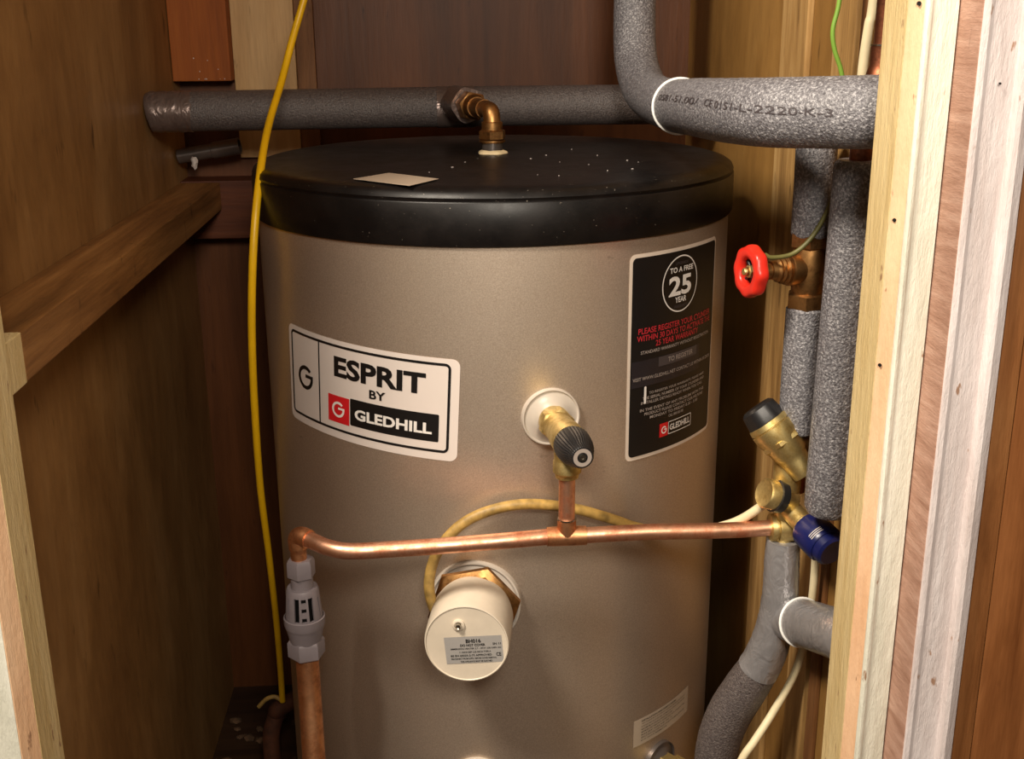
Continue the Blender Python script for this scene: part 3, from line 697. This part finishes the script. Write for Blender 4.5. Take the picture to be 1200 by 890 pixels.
# ---- stub of old pipe in the back corner
sA = ony(281, 171, .345); sB = ony(222, 184, .345); sB = Vector((XL+.004, .350, sB.z))
sp_ = thing('pipe_stub', sB, 'dark open-ended pipe stub under the insulated pipe in the back corner', 'pipe')
dS = (sA-sB).normalized(); Ls = (sA-sB).length
bm = bmesh.new(); lathe(bm, sB, dS, [(0, .0105), (Ls*.55, .0105), (Ls*.56, .0118), (Ls, .0118), (Ls, .0096), (Ls-.012, .0094), (Ls-.012, 0)], 28); obj('stub_tube', bm, 'steel_dark', sp_)
bm = bmesh.new(); lathe(bm, sB+dS*(Ls-.0116), dS, [(0, .0094), (.0006, .009), (.0006, 0)], 20); obj('stub_bore', bm, 'ink', sp_)
bm = bmesh.new(); bmesh.ops.create_icosphere(bm, subdivisions=2, radius=.006, matrix=Matrix.Translation(ony(228, 191, .33)) @ Matrix.Diagonal((.8, .8, 1.5, 1)))
for v in bm.verts: v.co += Vector((random.uniform(-1, 1), random.uniform(-1, 1), random.uniform(-1, 1)))*.0012
obj('foam_blob', bm, 'plaster', sp_)

# ================================================================== BIG FOAM PIPE (top right)
gp = [(.190, .150, ZC-.002), (.190, .150, 1.25), (.1885, .148, 1.13), (.188, .130, 1.065), (.189, .075, 1.031), (.190, 0, 1.020), tuple(ony(790, 123.5, -.13)), tuple(ony(818, 126, -.25)), tuple(ony(852, 129.5, -.35)), tuple(ony(900, 132, -.425)), tuple(ony(965, 132, -.462)), tuple(ony(1045, 131, -.492)), (.315, -.506, 1.042)]
gr = [.0262, .0262, .0264, .0270, .0272, .0272, .0272, .0274, .0276, .0278, .0278, .0278, .0278]
gpath = smooth_path(gp, 16); grad = lerp_r(gr, 16)
fpq = thing('foam_pipe', (.19, .15, 1.2), 'thick grey foam pipe coming down and bending forward over the black lid', 'insulated pipe')
bm = bmesh.new(); tube(bm, gpath, grad, 40, True, .006); obj('foam_sleeve', bm, 'foam', fpq)
def tube_fn(path, rads, h):
    S = [0]
    for a, b in zip(path, path[1:]): S.append(S[-1]+(b-a).length)
    T, _ = tube_frames(path)
    def f(s, phi):
        s = min(max(s, 0), S[-1]-1e-6); i = max(k for k in range(len(S)-1) if S[k] <= s); t = (s-S[i])/(S[i+1]-S[i])
        p = path[i].lerp(path[i+1], t); d = T[i].lerp(T[i+1], t).normalized(); r = rads[i]+(rads[i+1]-rads[i])*t
        side = Vector((0, 0, 1)).cross(d).normalized()*-1  # faces the camera side
        up = side.cross(d); up = up if up.z > 0 else -up
        return p+(side*math.cos(phi)+up*math.sin(phi))*(r*1.006+h)
    return f, S
gf, gS = tube_fn(gpath, grad, .0004)
i900 = 85
s_ring = None
def nearest_s(px, py, path, S):
    best = None
    for p, s in zip(path, S):
        d = p-CAM; z = d.dot(FW); x = 600+F_PX*d.dot(RT)/z; y = 445-F_PX*d.dot(UP)/z
        e = (x-px)**2+(y-py)**2*.2
        if best is None or e < best[0]: best = (e, s)
    return best[1]
sR = nearest_s(797, 125, gpath, gS); s0 = nearest_s(815, 125, gpath, gS); s1 = nearest_s(1000, 130, gpath, gS)
bm = bmesh.new(); ringp = [gf(sR, 2*math.pi*k/48) for k in range(49)]; tube(bm, ringp, .0016, 8); obj('cable_tie', bm, 'tie', fpq, True, 'thin white tie')
bm = bmesh.new()
for txt, xa_, xb_, ph in (('0581-51.00/', 801, 853, (.36, .30)), ('CE 0151-L-2220-K-3', 860, 988, (.29, .05))):
    ta, tb = nearest_s(xa_, 126, gpath, gS), nearest_s(xb_, 130, gpath, gS)
    put(bm, text_uv(txt, 0, 1, 0, 1, .004), lambda u, v: gf(ta+(tb-ta)*u, ph[0]+(ph[1]-ph[0])*u+(v-.5)*.22))
obj('print', bm, 'ink_grey', fpq)

# ================================================================== RISER WITH STOP VALVE (right wall)
RX, RY = .2785, -.330
rs = thing('riser_pipe', (RX, RY, .70), 'slim grey foam-covered riser beside the cylinder, above and below the red-wheeled valve', 'insulated pipe')
bm = bmesh.new(); tube(bm, [(RX, RY, .915), (RX, RY, .918), (RX, RY, .96), (RX, RY+.002, 1.0), (RX, RY+.008, 1.012)], [.017, .0188, .0188, .0188, .017], 28); obj('foam_sleeve', bm, 'foam', rs)
bm = bmesh.new(); tube(bm, [(RX, RY, .722), (RX, RY, .724), (RX, RY, .78), (RX, RY, .8455), (RX, RY, .8475)], [.0165, .0186, .0190, .0188, .017], 28); obj('foam_sleeve', bm, 'foam', rs)
bm = bmesh.new(); tube(bm, [(RX, RY, .66), (RX, RY, 1.0)], .0110, 20); obj('copper_core', bm, 'copper_dull', rs)
sv = thing('stop_valve', (RX, RY, .845), 'dull brass stop valve with a red handwheel on the slim riser', 'valve')
VC = Vector((RX, RY, .884)); HD = Vector((-.972, -.235, .03)).normalized()
bm = bmesh.new(); lathe(bm, VC, (0, 0, 1), [(-.030, .0125), (-.024, .0150), (-.012, .0160), (0, .0172), (.012, .0160), (.024, .0150), (.030, .0125)], 36); lathe(bm, VC, HD, [(0, .013), (.016, .0150), (.022, .0150), (.023, .0135)], 32); obj('body', bm, 'brass_dark', sv)
bm = bmesh.new(); hexnut(bm, VC, (0, 0, 1), .020, .036, .0195, .2); obj('nut', bm, 'brass_dark', sv)
bm = bmesh.new(); hexnut(bm, VC, (0, 0, 1), -.038, -.022, .0195, .2); obj('nut', bm, 'brass_dark', sv)
bm = bmesh.new(); lathe(bm, VC, HD, [(.020, .0148), (.023, .0148), (.0235, .0120), (.026, .0138), (.0275, .0115), (.030, .0128), (.0315, .0105), (.034, .0112), (.036, .0090), (.041, .0085), (.0415, .0070), (.056, .0064), (.056, .004), (.066, .004)], 32); obj('bonnet', bm, 'brass_dark', sv)
HW = VC+HD*.0605; hx, hy = frame_of(HD)
bm = bmesh.new(); nn = 72; mseg = 14; rings = []
for k in range(nn):
    a = 2*math.pi*k/nn; ro = .0242*(1+.035*math.cos(8*a)); ri = .0120; c_ = (ro+ri)/2; hw_ = (ro-ri)/2
    e = hx*math.cos(a)+hy*math.sin(a)
    rings.append([bm.verts.new(HW+e*(c_+hw_*math.copysign(abs(math.cos(t))**.6, math.cos(t)))+HD*(.0065*math.copysign(abs(math.sin(t))**.7, math.sin(t)))) for t in [2*math.pi*j/mseg for j in range(mseg)]])
for k in range(nn):
    A, B = rings[k], rings[(k+1) % nn]
    for j in range(mseg): bm.faces.new((A[j], A[(j+1) % mseg], B[(j+1) % mseg], B[j]))
whl = obj('handwheel', bm, 'red', sv, True, 'red scalloped handwheel')
bm = bmesh.new(); lathe(bm, HW, HD, [(-.005, .0125), (-.002, .0125), (-.002, .004)], 24); 
for k in range(4):
    a = math.pi/4+k*math.pi/2; e = hx*math.cos(a)+hy*math.sin(a); tube(bm, [HW+e*.004-HD*.001, HW+e*.0135-HD*.001], .0022, 10)
obj('spokes', bm, 'ink', whl)
bm = bmesh.new(); hexnut(bm, HW, HD, -.003, .0035, .0062, .1); lathe(bm, HW, HD, [(.003, .0036), (.007, .0036), (.008, .003), (.008, 0)], 20); obj('centre_nut', bm, 'brass', whl)
# earth wire on the valve
ep = [ony(976, 232, -.352), ony(964, 258, -.362), ony(948, 282, -.368), ony(928, 298, -.366), ony(905, 302, -.350), ony(897, 299, -.335)]
bm = bmesh.new(); tube(bm, smooth_path(ep, 8), .0021, 10); tag(obj('earth_wire', bm, 'green_dark'), 'dull green earth wire looping past the valve with the red handwheel', 'wire')

# ---- front foam pipe, cut off with a rounded end
FXp, FYp = .2935, -.4000
fpipe = thing('foam_pipe', (FXp, FYp, .66), 'thick upright grey foam pipe ending above the blue cap beside the door frame', 'insulated pipe')
bm = bmesh.new(); zz = [.6655, .6675, .673, .70, .80, .90, .985, .990, .9925]; tube(bm, [(FXp-.0035*(1-(z-.66)/.33), FYp, z) for z in zz], [.0165, .0200, .0222, .0225, .0222, .0220, .0220, .0210, .0185], 36, True, .006); obj('foam_sleeve', bm, 'foam', fpipe)
bm = bmesh.new(); tube(bm, [(FXp, FYp, .98), (FXp, FYp, 1.008)], .0095, 20); obj('copper_core', bm, 'copper_dull', fpipe)
# copper tail above the big foam pipe
ct0 = ony(1031, 78, -.395); 
cc = thing('copper_pipe', (ct0.x, -.395, 1.061), 'upright copper pipe with a soldered socket beside the door frame top', 'pipe')
bm = bmesh.new(); tube(bm, [(ct0.x+.002, -.395, 1.061), (ct0.x+.002, -.395, ZC)], .0085, 24); obj('pipe', bm, 'copper_dull', cc)
bm = bmesh.new(); lathe(bm, (ct0.x+.002, -.395, 1.0602), (0, 0, 1), [(0, .0135), (.006, .0118), (.010, .0104), (.0255, .0104), (.0265, .0088)], 28); obj('socket', bm, 'copper_dull', cc)
bm = bmesh.new(); tube(bm, [(ct0.x+.002, -.395, 1.0858), (ct0.x+.002, -.395, 1.0872)], .0108, 24); obj('solder_ring', bm, 'chrome', cc)
wp = [ony(1026, -12, -.365), ony(1019, 30, -.365), ony(1013, 70, -.365), ony(1010, 100, -.365)]
wp = [Vector((wp[0].x+.004, wp[0].y, ZC-.002)), Vector((wp[0].x+.004, wp[0].y, 1.30))]+wp
bm = bmesh.new(); tube(bm, smooth_path(wp, 8), .0048, 14); tag(obj('cable', bm, 'cream'), 'cream cable running up between the wooden strip and the copper pipe', 'cable')
gw = [ony(988, -40, -.345), ony(983, 5, -.345), ony(976, 35, -.345), ony(978, 58, -.345), ony(985, 80, -.345), ony(990, 105, -.345)]
gw = [Vector((gw[0].x+.004, gw[0].y, ZC-.002)), Vector((gw[0].x+.004, gw[0].y, 1.30))]+gw
bm = bmesh.new(); tube(bm, smooth_path(gw, 8), .0021, 10); tag(obj('earth_wire', bm, 'green'), 'bright green earth wire hanging in front of the pale vertical stud', 'wire')

# ================================================================== BRASS VALVE GROUP
bv = thing('brass_manifold', (.268, -.334, .60), 'brass inlet valve group with a black cap and a blue cap beside the door frame', 'valve')
KX, KY = .2700, -.3340
bm = bmesh.new(); lathe(bm, (KX, KY, 0), (0, 0, 1), [(.596, .0098), (.630, .0098), (.640, .0112), (.655, .0125), (.668, .0140), (.690, .0135), (.704, .0120), (.722, .0115)], 32); obj('body', bm, 'brass', bv)
bm = bmesh.new(); hexnut(bm, (RX-.002, RY, 0), (0, 0, 1), .704, .722, .0180, .1); obj('union_nut', bm, 'brass_dark', bv)
B0 = ony(940, 550, -.350); B1 = ony(890, 482, -.326); dB = (B1-B0).normalized(); LB = (B1-B0).length
bm = bmesh.new(); lathe(bm, B0, dB, [(-.006, .0125), (.010, .0140), (.016, .0150), (.019, .0172), (LB*.50, .0190), (LB*.58, .0212), (LB*.72, .0216), (LB*.725, .0200), (LB*.74, .0200), (LB*.745, .0212), (LB*.82, .0205), (LB*.83, .015)], 40); obj('barrel', bm, 'brass', bv)
bm = bmesh.new(); hexnut(bm, B0, dB, LB*.42, LB*.54, .0212, .25); obj('barrel_hexagon', bm, 'brass', bv)
bm = bmesh.new(); lathe(bm, B0, dB, [(LB*.82, .0190), (LB*.84, .0192), (LB*1.04, .0172), (LB*1.08, .0140), (LB*1.08, 0)], 36, 0, 6, .03); obj('black_cap', bm, 'black', bv)
N0 = ony(930, 586, -.338); N1 = ony(900, 579, -.346); dN = (N1-N0).normalized(); LN = (N1-N0).length
bm = bmesh.new(); lathe(bm, N0, dN, [(0, .0105), (LN*.5, .0115), (LN*.55, .0146), (LN*1.10, .0150), (LN*1.16, .0136), (LN*1.12, .010), (LN*1.12, .0)], 32); obj('side_port', bm, 'brass', bv)
bm = bmesh.new(); lathe(bm, N0, dN, [(LN*.50, .0146), (LN*.52, .0166), (LN*.78, .0166), (LN*.80, .0146)], 32); obj('rubber_ring', bm, 'black', bv)
bm = bmesh.new(); cz = TZ-.0002; lathe(bm, (.2560, OUT.y+.004, cz), (1, 0, 0), [(0, .0090), (.0005, .0136), (.005, .0140), (.0055, .0122), (.0075, .0122), (.008, .0145), (.022, .0148), (.0275, .0138), (.028, .010)], 32); obj('pipe_coupling', bm, 'brass', bv)
C0 = ony(931, 603, -.346); C1 = ony(976, 648, -.402); dC = (C1-C0).normalized(); LCc = (C1-C0).length
bm = bmesh.new(); lathe(bm, C0, dC, [(-.012, .0105), (LCc*.25, .0112), (LCc*.28, .0128), (LCc*.36, .0128)], 32); obj('cap_stem', bm, 'brass', bv)
bm = bmesh.new(); lathe(bm, C0, dC, [(LCc*.34, .0165), (LCc*.40, .0188), (LCc*.80, .0188), (LCc*.84, .0175), (LCc*.84, .0166), (LCc*.96, .0160), (LCc*1.0, .0135), (LCc*1.0, 0)], 48, 0, 24, .015); bc = obj('blue_cap', bm, 'blue', bv, True, 'dark blue ribbed cap')
cx, cy = frame_of(dC)
cq = ony(970, 632, -.40)
bm = bmesh.new(); side = (CAM-(C0+dC*LCc*.8)); side = (side-dC*side.dot(dC)).normalized(); tan = dC.cross(side)
for j in range(3):
    pts = [C0+dC*LCc*(.70+.035*j)+(side*math.cos(a)+tan*math.sin(a))*.0192 for a in [math.radians(-28+4*i) for i in range(12)]]
    tube(bm, pts, .0004, 6)
obj('cap_print', bm, 'ink_white', bc)

# ================================================================== TAPED PIPE GOING DOWN
tp = [ony(918, 632, -.334), ony(916, 662, -.334), ony(914, 700, -.332), ony(907, 738, -.326), ony(894, 774, -.318), ony(874, 806, -.308), ony(853, 840, -.298), ony(840, 880, -.292), ony(838, 930, -.290), ony(845, 1000, -.290)]
tp.append(Vector((tp[-1].x, tp[-1].y, .002)))
tr = [.0165, .0170, .0176, .0188, .0205, .0232, .0238, .0235, .0230, .0230, .0230]
tpath = smooth_path(tp, 10); trad = lerp_r(tr, 10)
tpq = thing('taped_pipe', tp[-1], 'grey pipe wrapped in silver tape, curving down beside the cylinder as foam', 'insulated pipe')
bm = bmesh.new(); tube(bm, tpath[:44], [r*1.03 for r in trad[:44]], 32, True, .02); obj('tape_wrap', bm, 'tape', tpq, True, 'wrinkled silver-grey tape')
bm = bmesh.new(); tube(bm, tpath[42:], trad[42:], 36, True, .006); obj('foam_sleeve', bm, 'foam_brown', tpq)
tf, tS = tube_fn(tpath, trad, .0003)
bq = [ony(922, 726, -.332), ony(940, 730, -.360), ony(962, 737, -.395), ony(990, 748, -.440), Vector((.3155, -.468, ony(990, 748, -.440).z-.006))]
bpath = smooth_path(bq, 10)
bm = bmesh.new(); tube(bm, bpath, lerp_r([.0215, .0238, .0240, .0238, .0236], 10), 36, True, .008); br = obj('branch_sleeve', bm, 'tape', tpq, True, 'short silver-taped branch')
bf, bS = tube_fn(bpath, lerp_r([.0215, .0238, .0240, .0238, .0236], 10), .0004)
sx = nearest_s(941, 730, bpath, bS)
bm = bmesh.new(); tube(bm, [bf(sx, 2*math.pi*k/40) for k in range(41)], .0013, 8); obj('cable_tie', bm, 'tie', tpq, True, 'thin white tie')
# cream cable behind
cp = [ony(868, 893, -.345), ony(884, 869, -.340), ony(906, 835, -.325), ony(931, 790, -.320), ony(945, 745, -.330), ony(952, 700, -.340), ony(956, 650, -.342), ony(957, 600, -.344)]
g0 = cp[0]; cp = [Vector((g0.x-.03, g0.y-.005, .002)), Vector((g0.x-.03, g0.y-.005, g0.z-.16)), ony(840, 940, -.345)*0+Vector((g0.x-.018, g0.y-.004, g0.z-.05))]+cp
bm = bmesh.new(); tube(bm, smooth_path(cp, 8), .0042, 14); tag(obj('cable', bm, 'cream'), 'cream cable slanting down behind the taped pipe branch', 'cable')

# ================================================================== YELLOW CABLE
yc = [((372, -60), .10), ((356, 0), .10), ((343, 45), .09), ((330, 95), .06), ((314, 150), -.02), ((304, 210), -.10), ((297, 290), -.13), ((295, 380), -.12), ((298, 470), -.09), ((305, 570), -.04), ((315, 650), .02), ((324, 730), .08), ((329, 790), .11), ((331, 822), .12)]
yp = [ony(*q, Y) for q, Y in yc]; yp = [Vector((yp[0].x+.06, yp[0].y, ZC-.002)), Vector((yp[0].x+.03, yp[0].y, 1.5))]+yp
bm = bmesh.new(); tube(bm, smooth_path(yp, 8), .0044, 14); tag(obj('yellow_cable', bm, 'yellow'), 'yellow cable hanging down between the plywood wall and the cylinder', 'cable')
# tag end hooked at its foot
hk = [ony(331, 822, .12), ony(322, 817, .12), ony(312, 820, .12), ony(303, 829, .12)]
bm = bmesh.new(); tube(bm, smooth_path(hk, 6), .0032, 10); tag(obj('cable_end', bm, 'flex'), 'short pale cable end hooked at the foot of the yellow cable', 'cable')
# old rusty pipe in the dark corner
rp = [ony(332, 828, .13), ony(324, 838, .13), ony(318, 862, .12), ony(320, 895, .11), ony(326, 930, .10)]
g = rp[-1]; rp = [Vector((-.20, .23, g.z+.02)), Vector((-.235, .19, rp[0].z+.004))]+rp+[Vector((g.x, g.y, .002))]
bm = bmesh.new(); tube(bm, smooth_path(rp, 8), .0125, 18); tag(obj('rusty_pipe', bm, 'rust'), 'rusty brown pipe bend low in the dark corner behind the waste pipe', 'pipe')
random.seed(3)
bm = bmesh.new()
for k in range(60):
    p = Vector((random.uniform(XL+.02, -.25), random.uniform(0.0, .33), .004)); r = random.uniform(.003, .009)
    bmesh.ops.create_icosphere(bm, subdivisions=1, radius=r, matrix=Matrix.Translation(p) @ Matrix.Rotation(random.uniform(0, 3), 4, 'Z') @ Matrix.Diagonal((1.4, 1, .6, 1)))
tag(obj('rubble', bm, 'debris', None, False), 'loose crumbs of rubble on the floor in the dark corner', 'rubble', None, 'stuff')
